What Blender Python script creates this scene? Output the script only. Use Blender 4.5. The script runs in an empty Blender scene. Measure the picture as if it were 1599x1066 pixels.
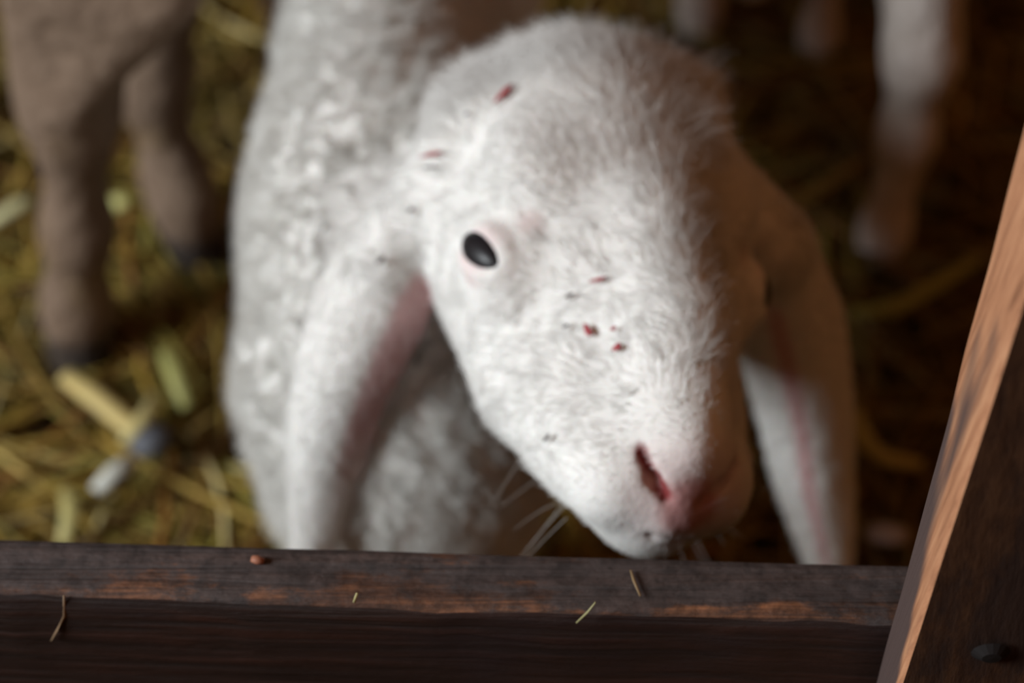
import bpy, bmesh, math
import numpy as np
from mathutils import Vector
from mathutils.bvhtree import BVHTree

# ------------------------------------------------------------------ camera, light, exposure
C = bpy.context.scene.collection
scn = bpy.context.scene
CAM = np.array([0, 0, 1.0]); PITCH = math.radians(47)
cam = bpy.data.cameras.new('camera'); camo = bpy.data.objects.new('camera', cam); C.objects.link(camo)
cam.sensor_width = 24.0; cam.lens = 50.0; cam.clip_start = 0.02
camo.location = CAM; camo.rotation_euler = (math.pi/2-PITCH, 0, 0)
cam.dof.use_dof = True; cam.dof.focus_distance = 0.725; cam.dof.aperture_fstop = 3.2
scn.camera = camo

world = bpy.data.worlds.new('barn_air'); scn.world = world; world.use_nodes = True
bg = world.node_tree.nodes['Background']
bg.inputs[0].default_value = (0.150, 0.060, 0.022, 1); bg.inputs[1].default_value = 0.92

key = bpy.data.lights.new('barn_door_daylight', 'AREA'); key.shape = 'RECTANGLE'
key.size = 1.0; key.size_y = 0.9; key.energy = 86; key.color = (0.90, 0.965, 1.0)
ko = bpy.data.objects.new('barn_door_daylight', key); C.objects.link(ko)
ko.location = (-2.22, -0.05, 1.47)
ko.rotation_euler = (Vector((0.0, 0.75, 0.3))-ko.location).to_track_quat('-Z', 'Y').to_euler()

vs = scn.view_settings
scn.display_settings.display_device = 'sRGB'
vs.view_transform = 'Standard'; vs.look = 'None'; vs.gamma = 1; vs.use_curve_mapping = False; vs.exposure = 0.0

# ------------------------------------------------------------------ helpers
rng = np.random.default_rng(7)
F_PX = 50/24*1599
_a = math.pi/2-PITCH
RC = np.array([[1, 0, 0], [0, math.cos(_a), -math.sin(_a)], [0, math.sin(_a), math.cos(_a)]])

def ray(u, v):
    return RC @ np.array([(u-799.5)/F_PX, -(v-533)/F_PX, -1.0])
def on_y(u, v, Y):
    d = ray(u, v); return CAM+d*(Y/d[1])
def on_z(u, v, Z):
    d = ray(u, v); return CAM+d*((Z-1.0)/d[2])

def tag(o, label=None, cat=None, group=None, kind=None):
    if label: o['label'] = label
    if cat: o['category'] = cat
    if group: o['group'] = group
    if kind: o['kind'] = kind
    return o
def link(name, me, mat=None, parent=None):
    o = bpy.data.objects.new(name, me); C.objects.link(o)
    if mat: me.materials.append(mat)
    if parent: o.parent = parent
    return o
def smooth(me):
    me.polygons.foreach_set('use_smooth', np.ones(len(me.polygons), bool)); me.update()

def vnoise(p, scale, seed=0):
    q = np.asarray(p)/scale+1000.5
    i = np.floor(q).astype(np.int64); f = q-i; f = f*f*(3-2*f)
    def h(a, b, c):
        n = (a*73856093 ^ b*19349663 ^ c*83492791 ^ (seed*2654435761+12345)) & 0xffffffff
        n = ((n ^ (n >> 15))*2246822519) & 0xffffffff
        n = ((n ^ (n >> 13))*3266489917) & 0xffffffff
        return ((n ^ (n >> 16)) & 0xffff)/65535.0*2-1
    r = 0
    for dx in (0, 1):
        for dy in (0, 1):
            for dz in (0, 1):
                w = (f[..., 0] if dx else 1-f[..., 0])*(f[..., 1] if dy else 1-f[..., 1])*(f[..., 2] if dz else 1-f[..., 2])
                r = r+w*h(i[..., 0]+dx, i[..., 1]+dy, i[..., 2]+dz)
    return r
def ss(x, a, b):
    t = np.clip((x-a)/(b-a), 0, 1); return t*t*(3-2*t)

class Field:
    """signed distance grid with smooth unions, turned into one closed mesh"""
    def __init__(s, lo, hi, h):
        s.lo = np.array(lo, float); s.h = h
        s.n = np.ceil((np.array(hi)-s.lo)/h).astype(int)+1
        s.F = np.full(s.n, 0.5, np.float32)
    def box(s, lo, hi, m):
        a = np.maximum(np.floor((np.array(lo)-m-s.lo)/s.h).astype(int), 0)
        b = np.minimum(np.ceil((np.array(hi)+m-s.lo)/s.h).astype(int)+1, s.n)
        ax = [s.lo[i]+s.h*np.arange(a[i], b[i]) for i in range(3)]
        P = np.stack(np.meshgrid(*ax, indexing='ij'), -1)
        return (slice(a[0], b[0]), slice(a[1], b[1]), slice(a[2], b[2])), P
    def blend(s, sl, d, k):
        f = s.F[sl]; h = np.clip(0.5+0.5*(f-d)/k, 0, 1)
        s.F[sl] = f*(1-h)+d*h-k*h*(1-h)
    def carve(s, sl, d, k):
        f = s.F[sl]; h = np.clip(0.5-0.5*(f+d)/k, 0, 1)
        s.F[sl] = f*(1-h)-d*h+k*h*(1-h)
    def cone(s, a, b, ra, rb, k=.02, sub=False, squash=None):
        a = np.array(a, float); b = np.array(b, float); r = max(ra, rb)
        sl, P = s.box(np.minimum(a, b)-r, np.maximum(a, b)+r, k*1.5+2*s.h)
        ab = b-a; t = np.clip(((P-a)@ab)/max(ab@ab, 1e-9), 0, 1)
        q = P-(a+t[..., None]*ab)
        if squash is not None: q = q/np.array(squash)
        d = np.linalg.norm(q, axis=-1)-(ra+(rb-ra)*t)
        (s.carve if sub else s.blend)(sl, d, k)
    def ell(s, c, r, k=.02, M=None, sub=False):
        c = np.array(c, float); r = np.array(r, float); R = r.max()
        sl, P = s.box(c-R, c+R, k*1.5+2*s.h)
        q = P-c
        if M is not None: q = q@M
        k0 = np.linalg.norm(q/r, axis=-1); k1 = np.linalg.norm(q/(r*r), axis=-1)+1e-9
        d = k0*(k0-1)/k1
        (s.carve if sub else s.blend)(sl, d, k)
    def chain(s, pts, rad, k=.02, squash=None):
        for i in range(len(pts)-1): s.cone(pts[i], pts[i+1], rad[i], rad[i+1], k, squash=squash)
    def mesh(s, name):
        F = s.F; I = F < 0; nx, ny, nz = F.shape
        cn = np.zeros((nx-1, ny-1, nz-1), np.int8)
        for dx in (0, 1):
            for dy in (0, 1):
                for dz in (0, 1): cn += I[dx:nx-1+dx, dy:ny-1+dy, dz:nz-1+dz]
        cells = np.argwhere((cn > 0) & (cn < 8)); idx = -np.ones(cn.shape, np.int64)
        idx[cells[:, 0], cells[:, 1], cells[:, 2]] = np.arange(len(cells))
        acc = np.zeros((len(cells), 3)); cnt = np.zeros(len(cells))
        cor = [(x, y, z) for x in (0, 1) for y in (0, 1) for z in (0, 1)]
        for p in cor:
            for ax in range(3):
                if p[ax]: continue
                q = list(p); q[ax] = 1
                fa = F[cells[:, 0]+p[0], cells[:, 1]+p[1], cells[:, 2]+p[2]]
                fb = F[cells[:, 0]+q[0], cells[:, 1]+q[1], cells[:, 2]+q[2]]
                m = (fa < 0) != (fb < 0); t = np.where(m, fa/np.where(m, fa-fb, 1), 0)
                v = np.tile(np.array(p, float), (len(cells), 1)); v[:, ax] += t
                acc[m] += v[m]; cnt[m] += 1
        V = s.lo+s.h*(cells+acc/cnt[:, None])
        quads = []
        for ax in range(3):
            sh = [nx, ny, nz]; sl0 = [slice(None)]*3; sl1 = [slice(None)]*3
            sl0[ax] = slice(0, sh[ax]-1); sl1[ax] = slice(1, sh[ax])
            A = I[tuple(sl0)]; B = I[tuple(sl1)]
            b_, c_ = (ax+1) % 3, (ax+2) % 3
            e = np.argwhere(A != B)
            ok = (e[:, b_] > 0) & (e[:, c_] > 0) & (e[:, b_] < sh[b_]-1) & (e[:, c_] < sh[c_]-1); e = e[ok]
            ub = np.zeros(3, int); ub[b_] = 1; uc = np.zeros(3, int); uc[c_] = 1
            g = lambda E: idx[E[:, 0], E[:, 1], E[:, 2]]
            q = np.stack([g(e-ub-uc), g(e-uc), g(e), g(e-ub)], 1)
            fl = ~A[e[:, 0], e[:, 1], e[:, 2]]
            q[fl] = q[fl][:, ::-1]; quads.append(q)
        Q = np.concatenate(quads)
        me = bpy.data.meshes.new(name)
        me.vertices.add(len(V)); me.vertices.foreach_set('co', V.ravel())
        me.loops.add(Q.size); me.loops.foreach_set('vertex_index', Q.ravel())
        me.polygons.add(len(Q)); me.polygons.foreach_set('loop_start', np.arange(0, Q.size, 4))
        me.update(calc_edges=True); me.validate(); smooth(me)
        return me, V, Q

def mesh_from(name, V, faces):
    me = bpy.data.meshes.new(name); me.from_pydata([tuple(v) for v in V], [], faces); me.update(); return me
def set_col(me, col):
    a = me.color_attributes.new('Col', 'FLOAT_COLOR', 'POINT')
    a.data.foreach_set('color', np.concatenate([col, np.ones((len(col), 1))], 1).ravel())

def material(name, rough=.6, spec=.3):
    m = bpy.data.materials.new(name); m.use_nodes = True
    nt = m.node_tree; b = nt.nodes['Principled BSDF']
    b.inputs['Roughness'].default_value = rough; b.inputs['Specular IOR Level'].default_value = spec
    return m, nt, b
def node(nt, t, **kw):
    n = nt.nodes.new(t)
    for k, v in kw.items():
        if k in n.inputs: n.inputs[k].default_value = v
        else: setattr(n, k, v)
    return n
def ramp(nt, stops, fac):
    r = nt.nodes.new('ShaderNodeValToRGB'); e = r.color_ramp.elements
    e[0].position = stops[0][0]; e[0].color = (*stops[0][1], 1); e[1].position = stops[1][0]; e[1].color = (*stops[1][1], 1)
    for p, c in stops[2:]:
        x = e.new(p); x.color = (*c, 1)
    nt.links.new(fac, r.inputs[0]); return r.outputs[0]
def mix(nt, fac, a, b, blend='MIX'):
    m = nt.nodes.new('ShaderNodeMix'); m.data_type = 'RGBA'; m.blend_type = blend
    for s, v in ((0, fac), (6, a), (7, b)):
        if isinstance(v, bpy.types.NodeSocket): nt.links.new(v, m.inputs[s])
        elif s == 0: m.inputs[0].default_value = v
        else: m.inputs[s].default_value = (*v, 1)
    return m.outputs[2]
def bump(nt, b, h, dist, strength=.6):
    n = node(nt, 'ShaderNodeBump', Strength=strength, Distance=dist)
    nt.links.new(h, n.inputs['Height']); nt.links.new(n.outputs[0], b.inputs['Normal'])

# ------------------------------------------------------------------ materials
def skin_material():
    m, nt, b = material('lamb_skin', .75, .3)
    w = node(nt, 'ShaderNodeAttribute', attribute_name='Wet'); mr = node(nt, 'ShaderNodeMapRange'); mr.inputs['To Min'].default_value = .75; mr.inputs['To Max'].default_value = .22
    nt.links.new(w.outputs['Fac'], mr.inputs['Value']); nt.links.new(mr.outputs[0], b.inputs['Roughness'])
    a = node(nt, 'ShaderNodeAttribute', attribute_name='Col'); nt.links.new(a.outputs['Color'], b.inputs['Base Color'])
    b.inputs['Subsurface Weight'].default_value = .15; b.inputs['Subsurface Radius'].default_value = (.006, .002, .001); b.inputs['Subsurface Scale'].default_value = 1
    tc = node(nt, 'ShaderNodeTexCoord'); n = node(nt, 'ShaderNodeTexNoise', Scale=260.0, Detail=4.0)
    nt.links.new(tc.outputs['Object'], n.inputs['Vector']); bump(nt, b, n.outputs['Fac'], .001, .5)
    return m
def fur_material():
    m = bpy.data.materials.new('white_fur'); m.use_nodes = True; nt = m.node_tree; nt.nodes.clear()
    out = nt.nodes.new('ShaderNodeOutputMaterial')
    a = node(nt, 'ShaderNodeAttribute', attribute_name='Tint')
    d = nt.nodes.new('ShaderNodeBsdfDiffuse'); t = nt.nodes.new('ShaderNodeBsdfTranslucent'); g = nt.nodes.new('ShaderNodeBsdfPrincipled')
    g.inputs['Roughness'].default_value = .5; g.inputs['Specular IOR Level'].default_value = .35
    for n, s in ((d, 'Color'), (t, 'Color'), (g, 'Base Color')): nt.links.new(a.outputs['Color'], n.inputs[s])
    m1 = node(nt, 'ShaderNodeMixShader'); m1.inputs[0].default_value = .3
    nt.links.new(g.outputs[0], m1.inputs[1]); nt.links.new(t.outputs[0], m1.inputs[2]); nt.links.new(m1.outputs[0], out.inputs[0])
    return m
def coat_material(name):
    m, nt, b = material(name, .85, .1)
    a = node(nt, 'ShaderNodeAttribute', attribute_name='Col')
    tc = node(nt, 'ShaderNodeTexCoord'); n = node(nt, 'ShaderNodeTexNoise', Scale=90.0, Detail=6.0)
    nt.links.new(tc.outputs['Object'], n.inputs['Vector'])
    nt.links.new(mix(nt, .5, a.outputs['Color'], ramp(nt, [(.3, (.6, .55, .5)), (.6, (1, 1, 1))], n.outputs['Fac']), 'MULTIPLY'), b.inputs['Base Color'])
    bump(nt, b, n.outputs['Fac'], .006, .8)
    return m
def wood_material(name, axis, dark, mid, pale, wear, stain, stain_amt, rough=.6, spec=.3, wear_scale=14.0, distort=.6, bmp=.8):
    m, nt, b = material(name, rough, spec)
    tc = node(nt, 'ShaderNodeTexCoord'); mp = node(nt, 'ShaderNodeMapping')
    sc = [70.0, 70.0, 70.0]; sc[axis] = 2.2; mp.inputs['Scale'].default_value = sc
    nt.links.new(tc.outputs['Object'], mp.inputs['Vector'])
    g = node(nt, 'ShaderNodeTexNoise', Scale=3.0, Detail=8.0, Roughness=.62, Distortion=distort); nt.links.new(mp.outputs[0], g.inputs['Vector'])
    grain = ramp(nt, [(.28, dark), (.72, pale), (.5, mid)], g.outputs['Fac'])
    n2 = node(nt, 'ShaderNodeTexNoise', Scale=wear_scale, Detail=7.0, Roughness=.7); mp2 = node(nt, 'ShaderNodeMapping')
    sc2 = [1.6, 1.6, 1.6]; sc2[axis] = .7; mp2.inputs['Scale'].default_value = sc2
    nt.links.new(tc.outputs['Object'], mp2.inputs['Vector']); nt.links.new(mp2.outputs[0], n2.inputs['Vector'])
    msk = ramp(nt, [(wear[0], (0, 0, 0)), (wear[1], (1, 1, 1))], n2.outputs['Fac'])
    f = node(nt, 'ShaderNodeMath', operation='MULTIPLY'); f.inputs[1].default_value = stain_amt; nt.links.new(msk, f.inputs[0])
    nt.links.new(mix(nt, f.outputs[0], grain, stain), b.inputs['Base Color'])
    ad = node(nt, 'ShaderNodeMath', operation='ADD'); nt.links.new(g.outputs['Fac'], ad.inputs[0]); nt.links.new(n2.outputs['Fac'], ad.inputs[1])
    bump(nt, b, ad.outputs[0], .0025, bmp)
    return m
M_skin, M_fur, M_coat = skin_material(), fur_material(), coat_material('sheep_coat')

# ------------------------------------------------------------------ floor and straw
def floor_material():
    m, nt, b = material('trodden_dung', .9, .1)
    tc = node(nt, 'ShaderNodeTexCoord'); n = node(nt, 'ShaderNodeTexNoise', Scale=22.0, Detail=8.0, Roughness=.7)
    nt.links.new(tc.outputs['Object'], n.inputs['Vector'])
    nt.links.new(ramp(nt, [(.3, (.02, .011, .005)), (.75, (.15, .09, .025)), (.5, (.06, .034, .010))], n.outputs['Fac']), b.inputs['Base Color'])
    bump(nt, b, n.outputs['Fac'], .02, .8)
    return m
nx = 90
xs = np.linspace(-2.5, 2.5, nx); ys = np.linspace(-1.0, 4.0, nx)
G = np.stack(np.meshgrid(xs, ys, indexing='ij'), -1).reshape(-1, 2)
V = np.c_[G, -.012+.010*vnoise(np.c_[G, G[:, :1]*0], .16)]
fl = [(i*nx+j, (i+1)*nx+j, (i+1)*nx+j+1, i*nx+j+1) for i in range(nx-1) for j in range(nx-1)]
floor = link('floor', mesh_from('floor', V, fl), floor_material()); smooth(floor.data); tag(floor, kind='structure')

def straw_material():
    m, nt, b = material('straw', .55, .3)
    a = node(nt, 'ShaderNodeAttribute', attribute_name='Col'); nt.links.new(a.outputs['Color'], b.inputs['Base Color'])
    return m
M_straw = straw_material()
PAL = np.array([(.36, .25, .055), (.55, .44, .17), (.24, .21, .05), (.26, .13, .035), (.42, .30, .08), (.12, .065, .02), (.62, .56, .34)])
def stems(P0, ang, L, R, tilt, bend, zig=3):
    """flattened hollow-stem prisms, 5 rings of 4 corners each"""
    n = len(P0); ring = 5; t = np.linspace(-.5, .5, ring)
    d = np.stack([np.cos(ang), np.sin(ang)], 1); pr = np.stack([-d[:, 1], d[:, 0]], 1)
    cx = P0[:, None, :2]+d[:, None]*(t*L[:, None])[..., None]+pr[:, None]*(bend[:, None]*(t**2)[None]*L[:, None])[..., None]
    cz = P0[:, 2][:, None]+t[None]*L[:, None]*tilt[:, None]+(.25-t**2)[None]*L[:, None]*.08
    c = np.concatenate([cx, cz[..., None]], -1)
    off = np.zeros((n, ring, 4, 3)); w = R[:, None]*np.array([.8, 1, 1, .95, .6])
    off[:, :, 0, :2] = pr[:, None]*w[..., None]; off[:, :, 2, :2] = -pr[:, None]*w[..., None]
    off[:, :, 1, 2] = w*.55; off[:, :, 3, 2] = -w*.55
    V = (c[:, :, None]+off).reshape(-1, 3)
    F = []
    for r in range(ring-1):
        for k in range(4):
            F.append([r*4+k, r*4+(k+1) % 4, (r+1)*4+(k+1) % 4, (r+1)*4+k])
    F += [[3, 2, 1, 0], [16, 17, 18, 19]]
    F = np.array(F)[None]+np.arange(n)[:, None, None]*20
    return V, F.reshape(-1, 4)
def quadmesh(name, V, Q):
    me = bpy.data.meshes.new(name)
    me.vertices.add(len(V)); me.vertices.foreach_set('co', V.ravel())
    me.loops.add(Q.size); me.loops.foreach_set('vertex_index', Q.ravel().astype(np.int32))
    me.polygons.add(len(Q)); me.polygons.foreach_set('loop_start', np.arange(0, Q.size, 4))
    me.update(calc_edges=True); return me
def straw_field(n1, n2):
    x = np.r_[rng.uniform(-.62, .62, n1), rng.uniform(-1.7, 1.7, n2)]
    y = np.r_[rng.uniform(.52, 1.75, n1), rng.uniform(.5, 2.9, n2)]; n = n1+n2
    q = np.c_[x, y, x*0]
    heap = .5+.5*vnoise(q, .10, 3); z = .003+.030*rng.random(n)**1.4*(.3+heap)
    base = ((np.floor((x+5)*9)*7+np.floor((y+5)*9)*13) % 17)/17*math.pi
    ang = np.where(rng.random(n) < .5, base+rng.normal(0, .35, n), rng.uniform(0, math.pi*2, n))
    L = rng.uniform(.03, .17, n); R = rng.uniform(.0011, .0030, n)
    V, Q = stems(np.c_[x, y, z], ang, L, R, rng.normal(0, .09, n), rng.normal(0, .25, n))
    ci = rng.choice(7, n, p=[.30, .11, .17, .16, .13, .09, .04]); col = PAL[ci]*np.array([1.0, .92, .68])*rng.uniform(.65, 1.15, (n, 1))
    soil = ss(vnoise(q, .12, 9)+.5*vnoise(q, .05, 12), -.25, .45)     # patches trodden brown and wet
    darker = ss(x, .05, .30)*.05+.20  # overall darkening of the stems, slightly stronger towards the right
    dirt_and_darker = np.clip(1-soil*.40-darker*.8, .12, 1)[:, None]
    col = col*dirt_and_darker+np.array([.035, .020, .008])*(1-dirt_and_darker)
    V[:, 2] = np.maximum(V[:, 2], -.004)
    me = quadmesh('straw_bedding', V, Q); set_col(me, np.repeat(col, 20, 0)); return me
straw = link('straw_bedding', straw_field(11000, 7000), M_straw)
tag(straw, 'yellow and brown loose straw bedding trodden over the pen floor', 'straw', kind='stuff')

# bigger pale stems that stand out on the bedding: counted ones
def stem_thing(name, pts, r, col, label, cat, group=None, flat=.6):
    P = np.array(pts, float); n = len(P); ring = []
    T = np.gradient(P, axis=0); T /= np.linalg.norm(T, axis=1)[:, None]
    up = np.array([0, 0, 1.0]); V = []
    for i in range(n):
        s = np.cross(T[i], up) if abs(T[i][2]) < .95 else np.cross(T[i], [0, 1, 0]); s /= np.linalg.norm(s); u = np.cross(s, T[i])
        rr = r*(1 if 0 < i < n-1 else .7)
        for k in range(8):
            a = k*math.pi/4; V.append(P[i]+s*math.cos(a)*rr+u*math.sin(a)*rr*flat)
    Fs = [(i*8+k, i*8+(k+1) % 8, (i+1)*8+(k+1) % 8, (i+1)*8+k) for i in range(n-1) for k in range(8)]
    Fs += [tuple(range(7, -1, -1)), tuple((n-1)*8+k for k in range(8))]
    me = mesh_from(name, V, Fs); set_col(me, np.tile(np.array(col), (len(V), 1))); smooth(me)
    return tag(link(name, me, M_straw), label, cat, group)
def gz(u, v, z=.034): return on_z(u, v, z)
stem_thing('straw_stem', [gz(100, 588), gz(150, 620), gz(205, 665), gz(215, 690)], .0075, (.55, .43, .17), 'broad pale straw stem lying below the big sheep hoof', 'straw')
stem_thing('straw_stem', [gz(245, 615, .036), gz(225, 655, .040), gz(195, 690, .044)], .006, (.50, .42, .18), 'pale straw stem crossing over the broad stem under the sheep', 'straw')
stem_thing('straw_stem', [gz(258, 550), gz(275, 585), gz(292, 635)], .006, (.34, .33, .11), 'greenish straw stem between the sheep legs and the white lamb', 'straw')
stem_thing('plastic_scrap', [gz(150, 765, .046), gz(178, 738, .046), gz(205, 715, .046)], .0065, (.55, .56, .50), 'whitish folded scrap lying in the straw above the dark rail', 'scrap')
stem_thing('plastic_scrap', [gz(212, 706, .043), gz(235, 690, .043), gz(258, 672, .043)], .011, (.10, .105, .12), 'blue-grey crumpled scrap lying in the straw beside the whitish one', 'scrap')
stem_thing('straw_stem', [gz(-20, 350), gz(30, 320), gz(62, 312)], .006, (.48, .46, .25), 'pale green straw stem poking out behind the big sheep hind leg', 'straw')
stem_thing('straw_stem', [gz(175, 318, .038), gz(205, 312, .038)], .009, (.55, .53, .20), 'short bright straw end between the two hind legs of the sheep', 'straw')
stem_thing('straw_stem', [gz(1330, 490), gz(1400, 480), gz(1470, 440), gz(1540, 395)], .006, (.28, .27, .06), 'long green-yellow straw stem running towards the upright post', 'straw')
stem_thing('straw_stem', [gz(1335, 640), gz(1350, 690), gz(1385, 718), gz(1440, 725)], .006, (.40, .33, .09), 'bent yellow straw stem by the drooping shaded ear', 'straw')
stem_thing('wood_chip', [gz(1355, 832, .040), gz(1385, 834, .040), gz(1415, 836, .040)], .008, (.40, .36, .36), 'pale grey wood chip in the corner where rail meets post', 'chip')
stem_thing('straw_stem', [gz(100, 850, .036), gz(112, 800, .036), gz(104, 765, .036)], .006, (.42, .37, .14), 'upright pale straw stem just above the rail below the whitish scrap', 'straw')

# ------------------------------------------------------------------ fence rail and post
ZT = .379
def rail():
    bl, br = on_z(-900, 813, ZT), on_z(1800, 891, ZT)
    fl_, fr = on_z(-900, 896, ZT), on_z(1800, 991, ZT)
    n = 120; m = 9; V = []
    prof = []     # u across 0 back .. 1 front, z below top
    top = [(0, -.002), (.05, 0)]+[(k, 0) for k in np.linspace(.15, .85, 8)]+[(.95, -.0015), (1.0, -.006)]
    prof = [(0, -.145), (0, -.07), (0, -.01)]+top+[(1.0, -.02), (1.0, -.05), (1.0, -.10), (1.0, -.143), (.9, -.145)]
    for i in range(n+1):
        t = i/n; b = bl+(br-bl)*t; f = fl_+(fr-fl_)*t
        for j, (u, z) in enumerate(prof):
            p = b+(f-b)*u; p = p+np.array([0, 0, z])
            edge = 1 if (u > .9 and z > -.03) else 0
            w = vnoise(np.array([[p[0], 0, j*.01]]), .035, 4)[0]
            w2 = vnoise(np.array([[p[0], 3, 0]]), .011, 5)[0]
            p = p+np.array([0, .0016*w*edge+.0006*w2*edge, .0007*w+.0008*w2*edge])
            V.append(p)
    k = len(prof); F = [(i*k+j, i*k+(j+1) % k, (i+1)*k+(j+1) % k, (i+1)*k+j) for i in range(n) for j in range(k)]
    F += [tuple(range(k-1, -1, -1)), tuple(n*k+j for j in range(k))]
    me = mesh_from('fence_rail', V, F)
    bm = bmesh.new(); bm.from_mesh(me); bmesh.ops.recalc_face_normals(bm, faces=bm.faces); bm.to_mesh(me); bm.free(); smooth(me)
    u_at = me.attributes.new('Edge', 'FLOAT', 'POINT'); u_at.data.foreach_set('value', (np.tile(np.array([p_[0] for p_ in prof]), n+1)+.30*np.exp(-((np.array(V)[:, 0]+.005)/.045)**2)+.12*np.exp(-((np.array(V)[:, 0]-.028)/.007)**2)).astype(np.float32))
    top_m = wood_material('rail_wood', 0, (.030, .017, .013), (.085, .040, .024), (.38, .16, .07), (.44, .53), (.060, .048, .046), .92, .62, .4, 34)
    nt = top_m.node_tree; lk = nt.links                 # worn along the front edge
    ea = node(nt, 'ShaderNodeAttribute', attribute_name='Edge')
    ramps = [x for x in nt.nodes if x.type == 'VALTORGB']; rp = ramps[1]; src = rp.inputs[0].links[0].from_socket
    tc = node(nt, 'ShaderNodeTexCoord'); nn = node(nt, 'ShaderNodeTexNoise', Scale=9.0, Detail=3.0); lk.new(tc.outputs['Object'], nn.inputs['Vector'])
    ed = node(nt, 'ShaderNodeMath', operation='MULTIPLY_ADD'); lk.new(ea.outputs['Fac'], ed.inputs[0]); ed.inputs[1].default_value = -.30; ed.inputs[2].default_value = .205
    s2 = node(nt, 'ShaderNodeMath', operation='MULTIPLY_ADD'); lk.new(nn.outputs['Fac'], s2.inputs[0]); s2.inputs[1].default_value = -.35; s2.inputs[2].default_value = .175
    a1 = node(nt, 'ShaderNodeMath', operation='ADD'); lk.new(src, a1.inputs[0]); lk.new(ed.outputs[0], a1.inputs[1])
    a2 = node(nt, 'ShaderNodeMath', operation='ADD'); lk.new(a1.outputs[0], a2.inputs[0]); lk.new(s2.outputs[0], a2.inputs[1]); lk.new(a2.outputs[0], rp.inputs[0])
    bs = nt.nodes['Principled BSDF']; f3 = node(nt, 'ShaderNodeTexNoise', Scale=170.0, Detail=5.0, Roughness=.7); lk.new(tc.outputs['Object'], f3.inputs['Vector'])
    lk.new(mix(nt, .75, bs.inputs['Base Color'].links[0].from_socket, ramp(nt, [(.36, (.35, .33, .33)), (.62, (1.25, 1.2, 1.2))], f3.outputs['Fac']), 'MULTIPLY'), bs.inputs['Base Color'])
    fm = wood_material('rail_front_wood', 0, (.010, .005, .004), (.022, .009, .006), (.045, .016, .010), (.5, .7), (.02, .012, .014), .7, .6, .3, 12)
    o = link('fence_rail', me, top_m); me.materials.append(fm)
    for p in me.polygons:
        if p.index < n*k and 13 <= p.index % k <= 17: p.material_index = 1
    return o
tag(rail(), 'dark weathered wooden fence rail with worn orange patches along the front edge', 'fence rail')

def on_lean(u, v, off=0):
    # the post leans: its far plane is y = .438 + .28 (z - .38)
    d = ray(u, v); return CAM+d*((.438+off+.28*(1.0-.38))/(d[1]-.28*d[2]))
def post():
    def extr(a, b, Z):
        a, b = np.array(a), np.array(b); t = (Z-a[2])/(b[2]-a[2]); return a+(b-a)*t
    fa, fb = on_lean(1595, 215), on_lean(1373, 1050)
    na, nb = on_lean(1676, 215, -.044), on_lean(1408, 1050, -.044)
    zs = np.linspace(-.03, .80, 300); V = []
    for z in zs:
        a = extr(fa, fb, z); b = extr(na, nb, z)
        w1 = .0007*vnoise(np.array([[0, 0, z]]), .03, 2)[0]; w2 = .0008*vnoise(np.array([[5, 0, z]]), .04, 2)[0]
        a = a+[w1, 0, 0]; b = b+[w2, 0, 0]
        d = (b-a); e = np.array([.11, -.004, 0])
        ring = [a+[.0012, .0, 0]]+[a+d*c_ for c_ in (.03, .15, .27, .39, .51, .63, .75, .87, .96)]+[b+[.0014, -.0002, 0], b+e*.3, b+e*.7, b+e, a+e*1.1, a+e*.5]
        V += ring
    k = 16; n = len(zs)
    F = [(i*k+j, (i+1)*k+j, (i+1)*k+(j+1) % k, i*k+(j+1) % k) for i in range(n-1) for j in range(k)]
    F += [tuple(range(k)), tuple((n-1)*k+j for j in range(k-1, -1, -1))]
    me = mesh_from('fence_post', V, F)
    bm = bmesh.new(); bm.from_mesh(me); bmesh.ops.recalc_face_normals(bm, faces=bm.faces); bm.to_mesh(me); bm.free()
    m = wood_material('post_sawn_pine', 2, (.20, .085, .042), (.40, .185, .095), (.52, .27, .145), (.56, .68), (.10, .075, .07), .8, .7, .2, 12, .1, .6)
    md = wood_material('post_shaded_face', 2, (.022, .010, .006), (.045, .020, .010), (.07, .032, .015), (.5, .6), (.02, .012, .010), .8, .8, .1, 12, .2, .3)  # shade of the broad face is put into this darker wood colour
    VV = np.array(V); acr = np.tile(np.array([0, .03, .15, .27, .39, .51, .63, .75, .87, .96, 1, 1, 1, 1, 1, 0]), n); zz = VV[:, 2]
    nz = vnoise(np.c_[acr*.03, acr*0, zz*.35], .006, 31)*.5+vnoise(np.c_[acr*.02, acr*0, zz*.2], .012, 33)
    st = ss(nz+2.6*(1-ss(acr, .55, 1.15))*np.exp(-((zz-.392)/.022)**2)+1.9*(1-ss(acr, .40, .95))*np.exp(-((zz-.445)/.045)**2)+2.2*(1-ss(acr, .55, 1.0))*np.exp(-((zz-.385)/.035)**2)+.5*np.exp(-((acr-.6)/.2)**2)*np.exp(-((zz-.49)/.03)**2), .65, 1.35)  # grey stain along the far edge, plus a shadow band painted at rail height
    sa = me.attributes.new('StainShade', 'FLOAT', 'POINT'); sa.data.foreach_set('value', st.astype(np.float32))
    nt = m.node_tree; bs = nt.nodes['Principled BSDF']; an = node(nt, 'ShaderNodeAttribute', attribute_name='StainShade')
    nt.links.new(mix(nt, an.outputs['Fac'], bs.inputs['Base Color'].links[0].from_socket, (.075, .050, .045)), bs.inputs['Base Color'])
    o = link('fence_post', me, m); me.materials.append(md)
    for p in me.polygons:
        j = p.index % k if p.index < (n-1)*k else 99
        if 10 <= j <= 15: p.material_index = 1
    return o
po = tag(post(), 'upright sawn timber fence post with pale lit side and dark broad face', 'fence post')
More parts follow.
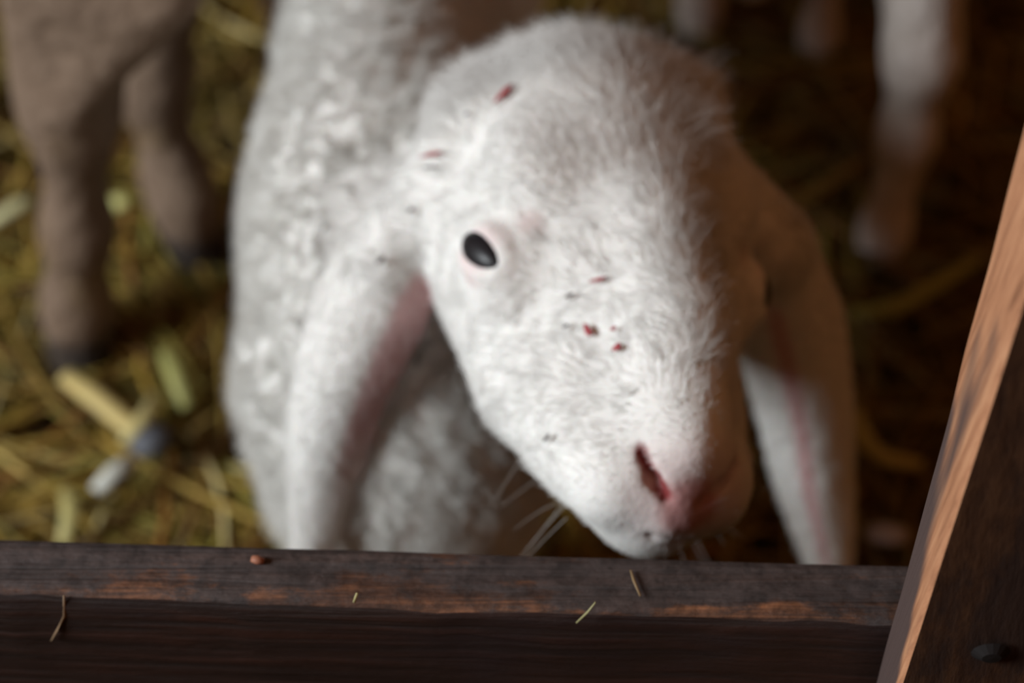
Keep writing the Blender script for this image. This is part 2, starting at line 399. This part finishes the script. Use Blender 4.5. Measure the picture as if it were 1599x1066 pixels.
# knot in the broad face
kc = on_lean(1548, 1024, -.0475); V = [kc+np.array([0, -.0012, 0])]; F = []
for r_, d_ in ((.5, -.001), (1, .0015)):
    for k in range(16):
        a = k*math.pi/8; V.append(kc+np.array([math.cos(a)*.0065*r_, d_, math.sin(a)*.005*r_]))
for k in range(16):
    F += [(0, 1+k, 1+(k+1) % 16), (1+k, 17+k, 17+(k+1) % 16, 1+(k+1) % 16)]
mk, nt, b = material('knot', .7, .2); b.inputs['Base Color'].default_value = (.012, .010, .010, 1)
ko_ = link('knot', mesh_from('knot', V, F), mk, po); ko_['label'] = 'black knot hole'

# bits caught on the rail
def rz(u, v, dz=.0012): return on_z(u, v, ZT+dz)
stem_thing('wood_chip', [rz(393, 872), rz(402, 874), rz(412, 876)], .0019, (.30, .12, .07), 'small reddish wood chip lying on the rail top', 'chip', flat=.8)
stem_thing('straw_stem', [rz(985, 890), rz(990, 906), rz(1000, 930)], .0006, (.24, .16, .08), 'thin straw bit lying across the dark part of the rail top', 'straw')
YR = .4535
stem_thing('straw_stem', [on_y(100, 930, .4545), on_y(101, 962, .454), on_y(90, 982, .4535), on_y(80, 1000, .453)], .0006, (.22, .14, .08), 'thin bent straw hanging down the left front of the rail', 'straw')
stem_thing('straw_stem', [on_y(558, 926, .4475), on_y(553, 940, .4470)], .0008, (.42, .38, .18), 'tiny pale straw tip stuck at the front edge of the rail', 'straw')
stem_thing('straw_stem', [on_y(930, 940, .4445), on_y(918, 955, .4440), on_y(900, 972, .4435)], .0006, (.25, .23, .11), 'greenish straw bit stuck under the orange knot of the rail', 'straw')

# ------------------------------------------------------------------ the white lamb
HS = 1.1025
HM = np.array([[-0.9215611, 0.19958629, 0.3330022], [-0.1677568, -0.978243, 0.12205853], [0.35011828, 0.056621, 0.93499265]])
HT = np.array([.0223, .7361, .3466])
def H(p): return (np.asarray(p, float)*HS)@HM.T+HT          # head frame (x to its own right, y to the nose, z up) to world
def Hinv(P): return ((P-HT)@HM)/HS
ks = np.array([-.045, -.02, .0, .03, .06, .085, .11, .135, .16, .18, .20, .215])
HWk = np.array([.036, .046, .052, .057, .0575, .0535, .0465, .0375, .0310, .0275, .0255, .024])
TPk = np.array([.024, .036, .045, .053, .055, .049, .041, .035, .029, .021, .012, .006])
BTk = np.array([-.055, -.058, -.060, -.062, -.062, -.061, -.056, -.049, -.043, -.040, -.036, -.032])
def head_sdf(P):
    q = Hinv(P); x, s, z = q[..., 0], q[..., 1], q[..., 2]
    def it(k):
        t = np.linspace(-.06, .23, 120); c = np.interp(t, ks, k); c = np.convolve(np.pad(c, 4, 'edge'), np.ones(9)/9, 'valid'); return np.interp(s, t, c)
    hw, tp, bt = it(HWk), it(TPk), it(BTk)
    e = np.sqrt(np.clip(1-(np.clip((s-.178)/.0305, 0, 1.4))**2, 0, 1))
    e = np.where(s > .2085, -(s-.2085)*40, e)
    e = np.where(s < .02, np.sqrt(np.clip(1-((s-.02)/.060)**2, 0, 1)), e); e = np.where(s < -.04, (s+.04)*20, e)
    zc = (tp+bt)/2; hz = (tp-bt)/2; zn = (z-zc)/hz
    w = hw*(1-.30*np.clip(-zn, 0, 1.2)**1.5-.10*np.clip(zn, 0, 1)*ss(s, .08, .14))
    n = 2.05+.25*ss(s, .02, .09)
    r = (np.abs(x/w)**n+np.abs(zn)**n+1e-9)**(1/n)
    return (r-np.maximum(e, 0.02))*np.minimum(w, hz)*HS*.9+np.where(s > .2085, (s-.2085)*.5, 0)

def ear_cloud(pts, W, turn, conv, n=70, m=25):
    """pts: world centreline, W: half widths, turn: width directions, conv: bulge depth"""
    pts = np.array(pts, float); t = np.linspace(0, 1, len(pts)); T = np.linspace(0, 1, n)
    c = np.stack([np.interp(T, t, pts[:, i]) for i in range(3)], 1)
    for _ in range(8): c[1:-1] = (c[:-2]+2*c[1:-1]+c[2:])/4
    w = np.interp(T, t, W); w = w.copy(); tip = np.clip((T-.9)/.1, 0, 1); w *= np.sqrt(np.clip(1-tip**2, 0.02, 1))
    D = np.stack([np.interp(T, t, np.array(turn)[:, i]) for i in range(3)], 1); D /= np.linalg.norm(D, axis=1)[:, None]
    tg = np.gradient(c, axis=0); tg /= np.linalg.norm(tg, axis=1)[:, None]
    D -= tg*(D*tg).sum(1)[:, None]; D /= np.linalg.norm(D, axis=1)[:, None]
    N = np.cross(D, tg); N *= np.sign((N@np.array([0, -.68, .73])))[:, None]
    a = np.linspace(-1, 1, m); cv = np.interp(T, t, conv)
    P = c[:, None]+D[:, None]*(w[:, None]*a)[..., None]-N[:, None]*((cv*w)[:, None]*(a**2)[None])[..., None]
    A = np.tile(a, (n, 1)); TT = np.tile(T[:, None], (1, m))
    NN = N[:, None]+D[:, None]*(2*cv[:, None]*a)[..., None]; NN = NN/np.linalg.norm(NN, axis=-1)[..., None]
    return P.reshape(-1, 3), A.ravel(), TT.ravel(), NN.reshape(-1, 3), np.repeat(tg, m, 0)
def nearest(P, cl, chunk=20000):
    P = P.reshape(-1, 3); d = np.empty(len(P)); ix = np.empty(len(P), int); c2 = (cl**2).sum(1)
    for i in range(0, len(P), chunk):
        q = P[i:i+chunk]; D = (q**2).sum(1)[:, None]+c2[None]-2*q@cl.T
        j = D.argmin(1); ix[i:i+chunk] = j; d[i:i+chunk] = np.sqrt(np.maximum(D[np.arange(len(q)), j], 0))
    return d, ix
px = 1/F_PX
def ear_pts(L):
    P = [on_y(u, v, y) for u, v, y, w in L]
    W = [w*.5*px*np.linalg.norm(p-CAM)*.98 for (u, v, y, w), p in zip(L, P)]
    return P, W
eL = [(665, 325, .688, 95), (600, 395, .672, 165), (562, 490, .653, 178), (522, 600, .637, 150), (495, 720, .626, 118), (484, 850, .618, 66), (480, 930, .615, 30)]
eR = [(1122, 285, .705, 60), (1200, 395, .692, 128), (1243, 530, .684, 170), (1268, 650, .676, 146), (1279, 760, .670, 122), (1298, 870, .664, 74), (1306, 940, .66, 36)]
PL, WL = ear_pts(eL); PR, WR = ear_pts(eR)
EL = ear_cloud(PL, WL, [(1, -.25, .05)]*7, [.55, .5, .6, .6, .6, .5, .4])
ER = ear_cloud(PR, WR, [(1, .15, -.05)]*7, [.4, .5, .55, .6, .6, .5, .4])

EYE = {s: H((s*.0512, .0945, .0065)) for s in (-1, 1)}
EAX = {}
# the lid opening slants from the outer corner down towards the nose
EN = {s: HM@(np.array([s*.90, .12, .42])/math.hypot(.90, .12, .42)) for s in (-1, 1)}
_v = ray(745, 400); _d = np.array([1.0, 0, 0])-RC[:, 1]*.9; _d = _d-_v*(_d@EN[1])/(_v@EN[1]); EYE_AX = _d@HM
fld = Field((-.19, .47, -.01), (.19, 1.16, .47), .0022)
# trunk, shoulders, chest, rump
BX = -.064
fld.ell((BX-.004, .88, .252), (.056, .20, .078), .03)
fld.ell((BX-.004, .770, .240), (.061, .090, .090), .04)
fld.ell((BX+.001, .705, .200), (.060, .058, .080), .03)
fld.ell((BX+.020, .684, .185), (.060, .066, .095), .03)
fld.ell((BX, 1.00, .262), (.062, .10, .080), .04)
# neck
fld.chain([(BX+.006, .80, .262), (-.038, .765, .275), (.005, .745, .305)], [.048, .046, .044], .03)
fld.chain([(BX+.012, .715, .215), (-.03, .730, .255), (.008, .725, .310)], [.048, .044, .042], .03)
# legs
for sx in (-1, 1):
    x = BX+sx*.036
    fld.chain([(x, .705, .21), (x+sx*.002, .70, .125), (x, .705, .03), (x, .695, .008)], [.034, .019, .012, .017], .02)
    fld.chain([(x, 1.01, .26), (x+sx*.004, .985, .18), (x, 1.035, .12), (x, 1.015, .03), (x, 1.005, .008)], [.05, .032, .017, .012, .017], .02)
fld.chain([(BX, 1.09, .30), (BX, 1.125, .24), (BX, 1.12, .14)], [.018, .016, .012], .02)
# head
c = [H((sx*.062, y, z)) for sx in (-1, 1) for y in (-.05, .22) for z in (-.07, .06)]
sl, P = fld.box(np.min(c, 0), np.max(c, 0), .03)
fld.blend(sl, head_sdf(P), .022)
ct = lambda *a: H(a)
fld.ell(H((0.002, .030, .028)), (.044, .038, .032), .02, HM)                 # domed forehead
fld.ell(H((0, .066, .036)), (.030, .030, .018), .02, HM)
for s in (-1, 1):
    fld.ell(H((s*.036, .066, .032)), (.020, .026, .014), .014, HM)       # brow ridge
    fld.ell(H((s*.037, .062, -.022)), (.022, .040, .034), .02, HM)       # cheek
    fld.ell(H((s*.034, .112, -.030)), (.017, .034, .024), .02, HM)
    fld.ell(H((s*.027, .147, -.020)), (.017, .040, .022), .02, HM)
    fld.ell(H((s*.020, .186, -.012)), (.015, .018, .018), .012, HM)      # upper lip
fld.chain([H((0, .10, .038)), H((0, .15, .029)), H((0, .19, .012))], [.014, .0125, .011], .02)  # nose bridge
fld.ell(H((0, .185, -.030)), (.019, .020, .012), .012, HM)                # chin
for s in (-1, 1):
    n_ = EN[s]
    fld.ell(EYE[s]-n_*.0075, (.0170, .0225, .0180), .014, HM)               # lids
    # almond opening, long axis towards the nose
    ax = HM@(EYE_AX*np.array([s, 1, 1])); ax -= n_*(ax@n_); ax /= np.linalg.norm(ax); u_ = np.cross(n_, ax); EAX[s] = (ax, u_)
    rim = [EYE[s]+n_*(.0078-.0034*math.cos(a_)**2)+ax*.0128*math.cos(a_)+u_*.0074*math.sin(a_) for a_ in np.linspace(0, 2*math.pi, 17)]
    fld.chain(rim, [.0020]*17, .006)                                        # lid rims round the almond opening
    fld.cone(H((s*.0175-(s < 0)*.003, .192, .008)), H((s*.0125, .199, .002)), .0019, .0026, .002, sub=True)   # nostril
    fld.cone(H((s*.0125, .199, .002)), H((s*.0065, .2045, -.002)), .0030, .0016, .002, sub=True)
    fld.cone(H((s*.002, .209, -.019)), H((s*.024, .182, -.025)), .0012, .0012, .002, sub=True)        # mouth line
    fld.cone(H((s*.024, .182, -.025)), H((s*.031, .160, -.022)), .0012, .0010, .002, sub=True)
fld.cone(H((0, .210, -.004)), H((0, .210, -.017)), .0012, .0012, .002, sub=True)
# ears
for E_ in (EL, ER):
    lo, hi = E_[0].min(0), E_[0].max(0); sl, P = fld.box(lo, hi, .014)
    d, _ = nearest(P, E_[0]); fld.blend(sl, d.reshape(P.shape[:3])-.0026, .006)
fld.cone(H((.046, .022, .012)), PL[1], .020, .010, .02)
fld.cone(H((-.036, .030, .010)), PR[1], .024, .008, .03)
lamb_me, LV, LQ = fld.mesh('lamb')

def lamb_info(V):
    q = Hinv(V); out = {}
    out['q'] = q
    dL, iL = nearest(V, EL[0]); dR, iR = nearest(V, ER[0])
    d = np.minimum(dL, dR); left = dL < dR
    out['ear'] = 1-ss(d, .004, .008)
    out['earA'] = np.where(left, EL[1][iL], ER[1][iR]); out['earT'] = np.where(left, EL[2][iL], ER[2][iR]); out['left'] = left
    out['tg'] = np.where(left[:, None], EL[4][iL], ER[4][iR])
    nn = np.where(left[:, None], EL[3][iL], ER[3][iR]); pp = np.where(left[:, None], EL[0][iL], ER[0][iR])
    out['back'] = ((V-pp)*nn).sum(1) > 0       # True on the outer (camera) side
    out['head'] = ss(q[:, 1], -.04, .005)*(np.abs(q[:, 0]) < .085)*(q[:, 2] > -.075)*(1-out['ear'])
    return out
def lamb_color(V, I):
    q = I['q']; col = np.tile(np.array([.82, .80, .77]), (len(V), 1))
    pink = np.array([.72, .42, .40]); red = np.array([.26, .045, .045]); rose = np.array([.58, .31, .30])
    def mixc(c, w, w_): return w*(1-w_[:, None])+np.asarray(c)*w_[:, None]
    def dist(c): return np.linalg.norm(q-np.array(c), axis=1)
    col = mixc((.76, .62, .60), col, (1-ss(dist((-.003, .203, -.002)), .014, .032))*.8*I['head'])
    col = mixc(rose, col, (1-ss(dist((-.003, .207, -.003)), .008, .016))*I['head'])
    for s in (-1, 1):
        a, b = np.array([s*.0175-(s < 0)*.003, .192, .008]), np.array([s*.008, .2035, -.001]); ab = b-a
        t = np.clip(((q-a)@ab)/(ab@ab), 0, 1); dd = np.linalg.norm(q-(a+t[:, None]*ab), axis=1)
        col = mixc(red, col, (1-ss(dd, .0018, .0038))*I['head']*(1 if s > 0 else .35))
        e = Hinv(EYE[s][None])[0]; dd = np.linalg.norm(q-e, axis=1)
        col = mixc((.66, .42, .42), col, (1-ss(dd, .0125, .0155))*.45*I['head'])
        col = mixc((.74, .54, .52), col, (1-ss(dist((s*.047, .108, .000)), .003, .009))*.4)
        col = mixc((.62, .34, .32), col, (1-ss(dist((s*.042, .094, .024)), .003, .009))*.4)
    inner = I['ear']*np.where(I['left'], ss(I['earA'], .35, .60)*(1-ss(I['earT'], .55, .8)), ss(-np.abs(I['earA']+.25), -.22, -.10)*ss(I['earT'], .15, .3)*(1-ss(I['earT'], .8, .95)))
    col = mixc((.62, .36, .36), col, np.clip(inner, 0, 1)*.9)
    col = mixc((.70, .46, .44), col, I['ear']*(~I['back'])*.9)
    hoof = ss(-V[:, 2], -.03, -.02)*1.0
    col = mixc((.10, .08, .07), col, hoof)
    I['inner'] = inner
    return col
LI = lamb_info(LV); set_col(lamb_me, lamb_color(LV, LI))
_w = lamb_me.attributes.new('Wet', 'FLOAT', 'POINT'); _w.data.foreach_set('value', (1-ss(np.linalg.norm(LI['q']-np.array([0, .207, -.004]), axis=1), .008, .016)).astype(np.float32))
lamb = link('lamb', lamb_me, M_skin)
tag(lamb, 'white lamb with long drooping ears and pink nose looking up behind the dark rail', 'lamb')

# eyes
me_eye, nt, b = material('lamb_eye', .42, .3)
b.inputs['Base Color'].default_value = (.012, .011, .013, 1); b.inputs['Coat Weight'].default_value = .05; b.inputs['Coat Roughness'].default_value = .2
eye_bvh = BVHTree.FromPolygons([Vector(v) for v in LV], [tuple(x) for x in LQ.tolist()])
for s in (-1, 1):
    ax, u_ = EAX[s]; n_ = EN[s]
    hit = np.array(eye_bvh.ray_cast(Vector(EYE[s]+n_*.04), Vector(-n_))[0]); c0 = hit-n_*.0052
    bm = bmesh.new(); bmesh.ops.create_uvsphere(bm, u_segments=40, v_segments=24, radius=1)
    for v in bm.verts:
        x, y, z = v.co; y *= 1-.25*x*x            # almond: narrower towards both corners
        v.co = c0+ax*x*.0158+u_*y*.0092+n_*z*.0092
    bmesh.ops.recalc_face_normals(bm, faces=bm.faces)
    me = bpy.data.meshes.new('eye'); bm.to_mesh(me); bm.free(); smooth(me)
    e = link('eye', me, me_eye, lamb); e['label'] = 'glossy black eye'

# ---- fur
def sample(V, Q, dens, n):
    T = np.concatenate([Q[:, [0, 1, 2]], Q[:, [0, 2, 3]]]); a, b_, c_ = V[T[:, 0]], V[T[:, 1]], V[T[:, 2]]
    nn = np.cross(b_-a, c_-a); ar = np.linalg.norm(nn, axis=1)/2; nn = nn/(2*ar[:, None]+1e-12)
    w = ar*dens[T].mean(1); i = rng.choice(len(T), n, p=w/w.sum())
    r1, r2 = np.sqrt(rng.random(n)), rng.random(n)
    P = a[i]*(1-r1)[:, None]+b_[i]*(r1*(1-r2))[:, None]+c_[i]*(r1*r2)[:, None]
    return P, i, T
def hair_curves(name, P, R, tint, parent, mat):
    n, k, _ = P.shape
    cu = bpy.data.hair_curves.new(name); cu.add_curves([k]*n)
    cu.attributes['position'].data.foreach_set('vector', P.astype(np.float32).ravel())
    ra = cu.attributes.get('radius') or cu.attributes.new('radius', 'FLOAT', 'POINT')
    ra.data.foreach_set('value', R.astype(np.float32).ravel())
    t = cu.attributes.new('Tint', 'FLOAT_COLOR', 'CURVE'); t.data.foreach_set('color', np.concatenate([tint, np.ones((n, 1))], 1).astype(np.float32).ravel())
    cu.materials.append(mat); o = bpy.data.objects.new(name, cu); C.objects.link(o); o.parent = parent; return o
NRM = np.empty((len(LV), 3), np.float32); lamb_me.vertices.foreach_get('co', NRM.ravel())
vn = np.empty(len(LV)*3, np.float32); lamb_me.vertex_normals.foreach_get('vector', vn); vn = vn.reshape(-1, 3)

def nvec(P, s, seed): return np.stack([vnoise(P, s, seed+i) for i in range(3)], 1)
def fur(n):
    q = LI['q']; head = LI['head']; ear = LI['ear']
    eyeD = np.minimum(*[np.linalg.norm(LV-EYE[s], axis=1) for s in (-1, 1)])
    eel = np.full(len(LV), 9.0)
    for s in (-1, 1):
        dv = LV-EYE[s]; a_, b2 = EAX[s]
        eel = np.minimum(eel, np.sqrt((dv@a_/.0125)**2+(dv@b2/.0076)**2+(np.maximum(0, np.abs(dv@EN[s])-.016)/.004)**2))
    dn = np.linalg.norm(q-np.array([0, .206, -.002]), axis=1)
    dens = 1.0+1.6*head+1.0*ear
    dens *= np.where(head > .3, ss(dn, .010, .020)*ss(eel, 1.15, 1.4), 1)
    dens *= np.where(LV[:, 1] > .95, .25, 1)*np.where(LV[:, 2] < .12, .3, 1)*np.where(LV[:, 2] < .03, 0, 1)
    dens = np.where((ear > .5) & (LI['inner'] > .4), .25, dens); dens = np.where((ear > .5) & (~LI['back']), .3, dens)
    P, i, T = sample(LV, LQ, dens, n)
    tri = T[i]; N = vn[tri].mean(1); N /= np.linalg.norm(N, axis=1)[:, None]
    I = lamb_info(P); q = I['q']; hd = I['head'][:, None]; er = I['ear'][:, None]; bd = np.clip(1-hd-er, 0, 1)
    Yh, Zh = HM[:, 1], HM[:, 2]
    # lie of the coat: back from the muzzle over the face, outwards round the poll, down on ears and body
    lk = lambda c, a: np.exp(-(((q-np.array(c))/np.array(a))**2).sum(1))
    lock = np.clip(lk((-.030, .022, .052), (.016, .022, .03))+lk((-.022, .058, .055), (.010, .016, .03))+.5*lk((-.016, .11, .04), (.008, .03, .03)), 0, 1)*I['head']
    flow_h = -Yh*.55-Zh*.45+np.tanh(q[:, :1]/.03)*HM[:, 0]*.35-HM[:, 0]*(.9*lock)[:, None]
    down = np.array([0, .15, -1.0])
    flow = flow_h*hd+I['tg']*er+down*bd*.5
    calm = (1-.75*ss(q[:, 2], .02, .045)*(1-ss(q[:, 1], .09, .12)))[:, None]
    flow = flow+nvec(P, .020, 20)*.40*hd*calm+nvec(P, .0065, 30)*(.30*hd*calm+1.1*bd)+nvec(P, .010, 40)*.25*er
    flow -= N*(flow*N).sum(1)[:, None]; fl_ = flow/(np.linalg.norm(flow, axis=1)[:, None]+1e-6)
    poll = (1-ss(np.abs(q[:, 1]-.0), .0, .045))*ss(q[:, 2], .0, .03)*I['head']
    ridge = np.exp(-((q[:, 0]+.006)/.016)**2)*ss(q[:, 1], .02, .06)*(1-ss(q[:, 1], .14, .19))*I['head']
    L = (.0068*I['head']+.0120*poll+.003*ridge+.010*lock+.006*I['ear']+.0095*bd[:, 0])*rng.uniform(.6, 1.25, len(P))
    L *= 1-.6*I['head']*ss(q[:, 1], .17, .2)
    de = np.minimum(*[np.linalg.norm(P-EYE[s], axis=1) for s in (-1, 1)]); L *= .35+.65*ss(de, .013, .026)
    lift = (.40*hd+.40*er+.95*bd+.5*poll[:, None]+.45*lock[:, None])
    d0 = N*lift+fl_; d0 /= np.linalg.norm(d0, axis=1)[:, None]
    jit = rng.normal(0, .13, (len(P), 3))
    k = 5; t = np.linspace(0, 1, k); pts = np.zeros((len(P), k, 3)); pos = P-N*.0006; d = d0+jit
    curl = nvec(P, .005, 50)*.9*bd+nvec(P, .006, 60)*.25*hd*calm
    for j in range(k):
        pts[:, j] = pos
        d = d+curl*.45+rng.normal(0, .07, (len(P), 3)); d -= N*.10*(hd+er); d /= np.linalg.norm(d, axis=1)[:, None]
        pos = pos+d*(L/(k-1))[:, None]
    r0 = np.where(bd[:, 0] > .5, .00019, .00012); R = r0[:, None]*(1-.75*t)[None]
    tint = lamb_color(P, I); white = np.array([.80, .795, .78])
    tint = tint*.35+white*.65
    tint = np.where((bd > .5), np.array([.76, .75, .72]), tint)*rng.uniform(.93, 1.0, (len(P), 1))
    return pts, R, tint
pts, R, tint = fur(300000)
hair_curves('fleece', pts, R, tint, lamb, M_fur)

# chin whiskers
wp = []
for k in range(26):
    s = rng.choice([-1, 1]); b0 = H((s*rng.uniform(.012, .030), rng.uniform(.13, .19), rng.uniform(-.045, -.03)))
    d = HM@np.array([s*rng.uniform(.5, 1.2), rng.uniform(.1, .7), rng.uniform(-1.0, -.3)]); d /= np.linalg.norm(d); L = rng.uniform(.018, .040)
    t = np.linspace(0, 1, 5)[:, None]; wp.append(b0+d*L*t+np.array([0, 0, -.006])*t**2)
wp = np.array(wp); hair_curves('whiskers', wp, np.tile(np.linspace(.00013, .00004, 5), (len(wp), 1)), np.tile((.8, .78, .74), (len(wp), 1)), lamb, M_fur)

# scabs and dirt flecks caught in the face fur
bvh = BVHTree.FromPolygons([Vector(v) for v in LV], [tuple(x) for x in LQ.tolist()])
def scab(u0, v0, u1, v1, w, col, name):
    d = Vector(ray((u0+u1)/2, (v0+v1)/2)).normalized(); hit, nrm, _, _ = bvh.ray_cast(Vector(CAM), d)
    if hit is None: return
    dep = (hit-Vector(CAM)).length/d.dot(Vector(ray(799.5, 533)))*1.0
    n = np.array(nrm); c = np.array(hit)+n*.0030
    pl = np.array(hit)
    def onp(u, v):
        r = ray(u, v); return CAM+r*(((c-CAM)@n)/(r@n))
    a, b_ = onp(u0, v0), onp(u1, v1); ax = b_-a; L = np.linalg.norm(ax); ax /= L; sd = np.cross(n, ax)
    bm = bmesh.new(); bmesh.ops.create_icosphere(bm, subdivisions=2, radius=1); W = w*.5*px*.85
    for v in bm.verts:
        p = np.array(v.co)*(1+.25*math.sin(v.co.x*5+v.co.y*7)); q_ = (a+b_)/2+ax*p[0]*L/2+sd*p[1]*W+n*p[2]*W*.5; v.co = q_
    me = bpy.data.meshes.new(name); bm.to_mesh(me); bm.free(); smooth(me)
    m = bpy.data.materials.get('scab_%s' % name) or material('scab_%s' % name, .6, .3)[0]
    m.node_tree.nodes['Principled BSDF'].inputs['Base Color'].default_value = (*col, 1)
    o = link(name, me, m, lamb)
RED, GRY = (.38, .06, .07), (.13, .11, .11)
for a in [(772, 160, 800, 132, 13), (655, 245, 690, 237, 6), (920, 440, 946, 433, 6), (912, 505, 922, 524, 11), (956, 547, 970, 538, 11), (953, 515, 962, 511, 7)]: scab(*a, RED, 'scab')
for a in [(736, 118, 748, 104, 6), (724, 180, 732, 176, 6), (660, 262, 682, 260, 5), (638, 330, 645, 325, 8), (588, 412, 600, 400, 10), (882, 465, 895, 458, 6), (878, 512, 888, 507, 5), (848, 690, 858, 678, 6), (503, 362, 509, 350, 6)]: scab(*a, GRY, 'dirt_fleck')

# ------------------------------------------------------------------ sheep standing behind
def coat_col(V, base, hoof_z=.045, dirt=.4):
    col = np.tile(np.array(base), (len(V), 1)); w = (1-ss(V[:, 2], hoof_z*.75, hoof_z))[:, None]
    col = col*(1-w)+np.array([.05, .04, .035])*w
    n = vnoise(V, .03, 8); dm = (ss(n, .1, .6)*dirt*(1-ss(V[:, 2], .1, .3)))[:, None]
    return col*(1-dm)+np.array([.25, .17, .09])*dm
A = Field((-.50, .72, -.01), (.30, 1.80, .92), .006)
o1 = on_z(132, 566, 0); hock = on_y(112, 175, o1[1]+.012)
knee = on_y(150, -60, o1[1]+.02)
A.chain([(o1[0], o1[1]-.006, .014), (o1[0]+.002, o1[1]+.004, .05), (hock*.55+o1*.45), hock, hock+[.004, .012, .04], knee, (-.22, 1.02, .50)], [.021, .016, .0165, .022, .024, .038, .09], .03)
A.cone(on_y(108, 160, o1[1]-.008), on_y(262, -20, o1[1]-.012), .012, .020, .02)
A.cone(on_y(68, 150, o1[1]+.01), on_y(45, -60, o1[1]+.01), .011, .018, .02)
o2 = on_z(316, 415, 0); h2 = on_y(236, 130, o2[1]+.03)
A.chain([(o2[0], o2[1]-.004, .014), (o2[0]-.006, o2[1]+.004, .05), h2*.5+np.array([o2[0]-.005, o2[1]+.01, 0])*.5, h2, h2+[.02, .03, .11], (-.18, 1.06, .50)], [.020, .014, .0145, .019, .036, .09], .03)
o3 = on_z(772, 22, 0)
A.chain([(o3[0], o3[1], .014), (o3[0], o3[1]+.005, .05), (o3[0]-.002, o3[1]+.02, .22), (o3[0]-.02, o3[1]+.03, .45)], [.021, .015, .019, .055], .03)
A.chain([(-.14, 1.45, .014), (-.14, 1.455, .05), (-.13, 1.45, .22), (-.11, 1.42, .45)], [.021, .015, .019, .055], .03)
A.chain([(-.20, 1.06, .60), (-.12, 1.20, .59), (-.05, 1.36, .60)], [.135, .150, .135], .06)
A.chain([(-.04, 1.38, .62), (.02, 1.50, .72), (.05, 1.57, .80)], [.10, .07, .06], .05)
A.chain([(.05, 1.58, .81), (.08, 1.70, .76)], [.055, .032], .03)
A.cone((-.0, 1.57, .80), (-.07, 1.56, .70), .022, .014, .02); A.cone((.10, 1.57, .80), (.17, 1.58, .70), .022, .014, .02)
A.chain([(-.27, .95, .62), (-.29, .90, .50), (-.29, .90, .36)], [.03, .026, .018], .03)
me, V, _ = A.mesh('sheep'); set_col(me, coat_col(V, (.20, .14, .10)))
tag(link('sheep', me, M_coat), 'large dull brown-white sheep with two hind legs standing in the straw beside the lamb', 'sheep')

Bf = Field((.06, .80, -.01), (.38, 1.56, .50), .0045)
f1, f2, f3 = on_z(1368, 415, 0), on_z(1272, 108, 0), on_z(1088, 62, 0)
f4 = np.array([.118, f1[1]+.05, 0])
def leg(f, top, lean, r=(.017, .0135, .015, .035), back=0):
    Bf.chain([f+[0, -.004, .012], f+[lean*.2, 0, .035], f+[lean*.8, .006+back, .11], f+[lean, .01+back, .17], top], [r[0], r[1], r[2], .020, r[3]], .02)
leg(f1, (.235, 1.05, .31), .008, (.0165, .0130, .0155, .040)); Bf.chain([(.150, 1.06, .31), (.148, 1.005, .255), (.148, 1.075, .215), (.148, 1.065, .185)], [.040, .018, .0115, .013], .02)
leg(f2, (.215, 1.23, .31), .0, (.013, .0105, .012, .035)); leg(f3, (.165, 1.24, .31), .002, (.015, .0125, .014, .035))
Bf.chain([(.190, 1.05, .36), (.19, 1.15, .355), (.187, 1.25, .36)], [.066, .066, .062], .04)
Bf.chain([(.187, 1.25, .37), (.19, 1.31, .40), (.19, 1.34, .42)], [.045, .038, .035], .03)
Bf.chain([(.19, 1.35, .425), (.195, 1.43, .40)], [.038, .022], .02)
Bf.cone((.155, 1.34, .42), (.13, 1.33, .34), .012, .016, .015); Bf.cone((.225, 1.34, .42), (.255, 1.33, .34), .012, .016, .015)
Bf.chain([(.19, 1.00, .39), (.19, .98, .33), (.19, .98, .27)], [.015, .014, .010], .02)
me, V, _ = Bf.mesh('lamb'); set_col(me, coat_col(V, (.60, .54, .50), .020, .2))
tag(link('lamb', me, M_coat), 'slim pale lamb whose thin legs stand in the straw behind the shaded ear', 'lamb')
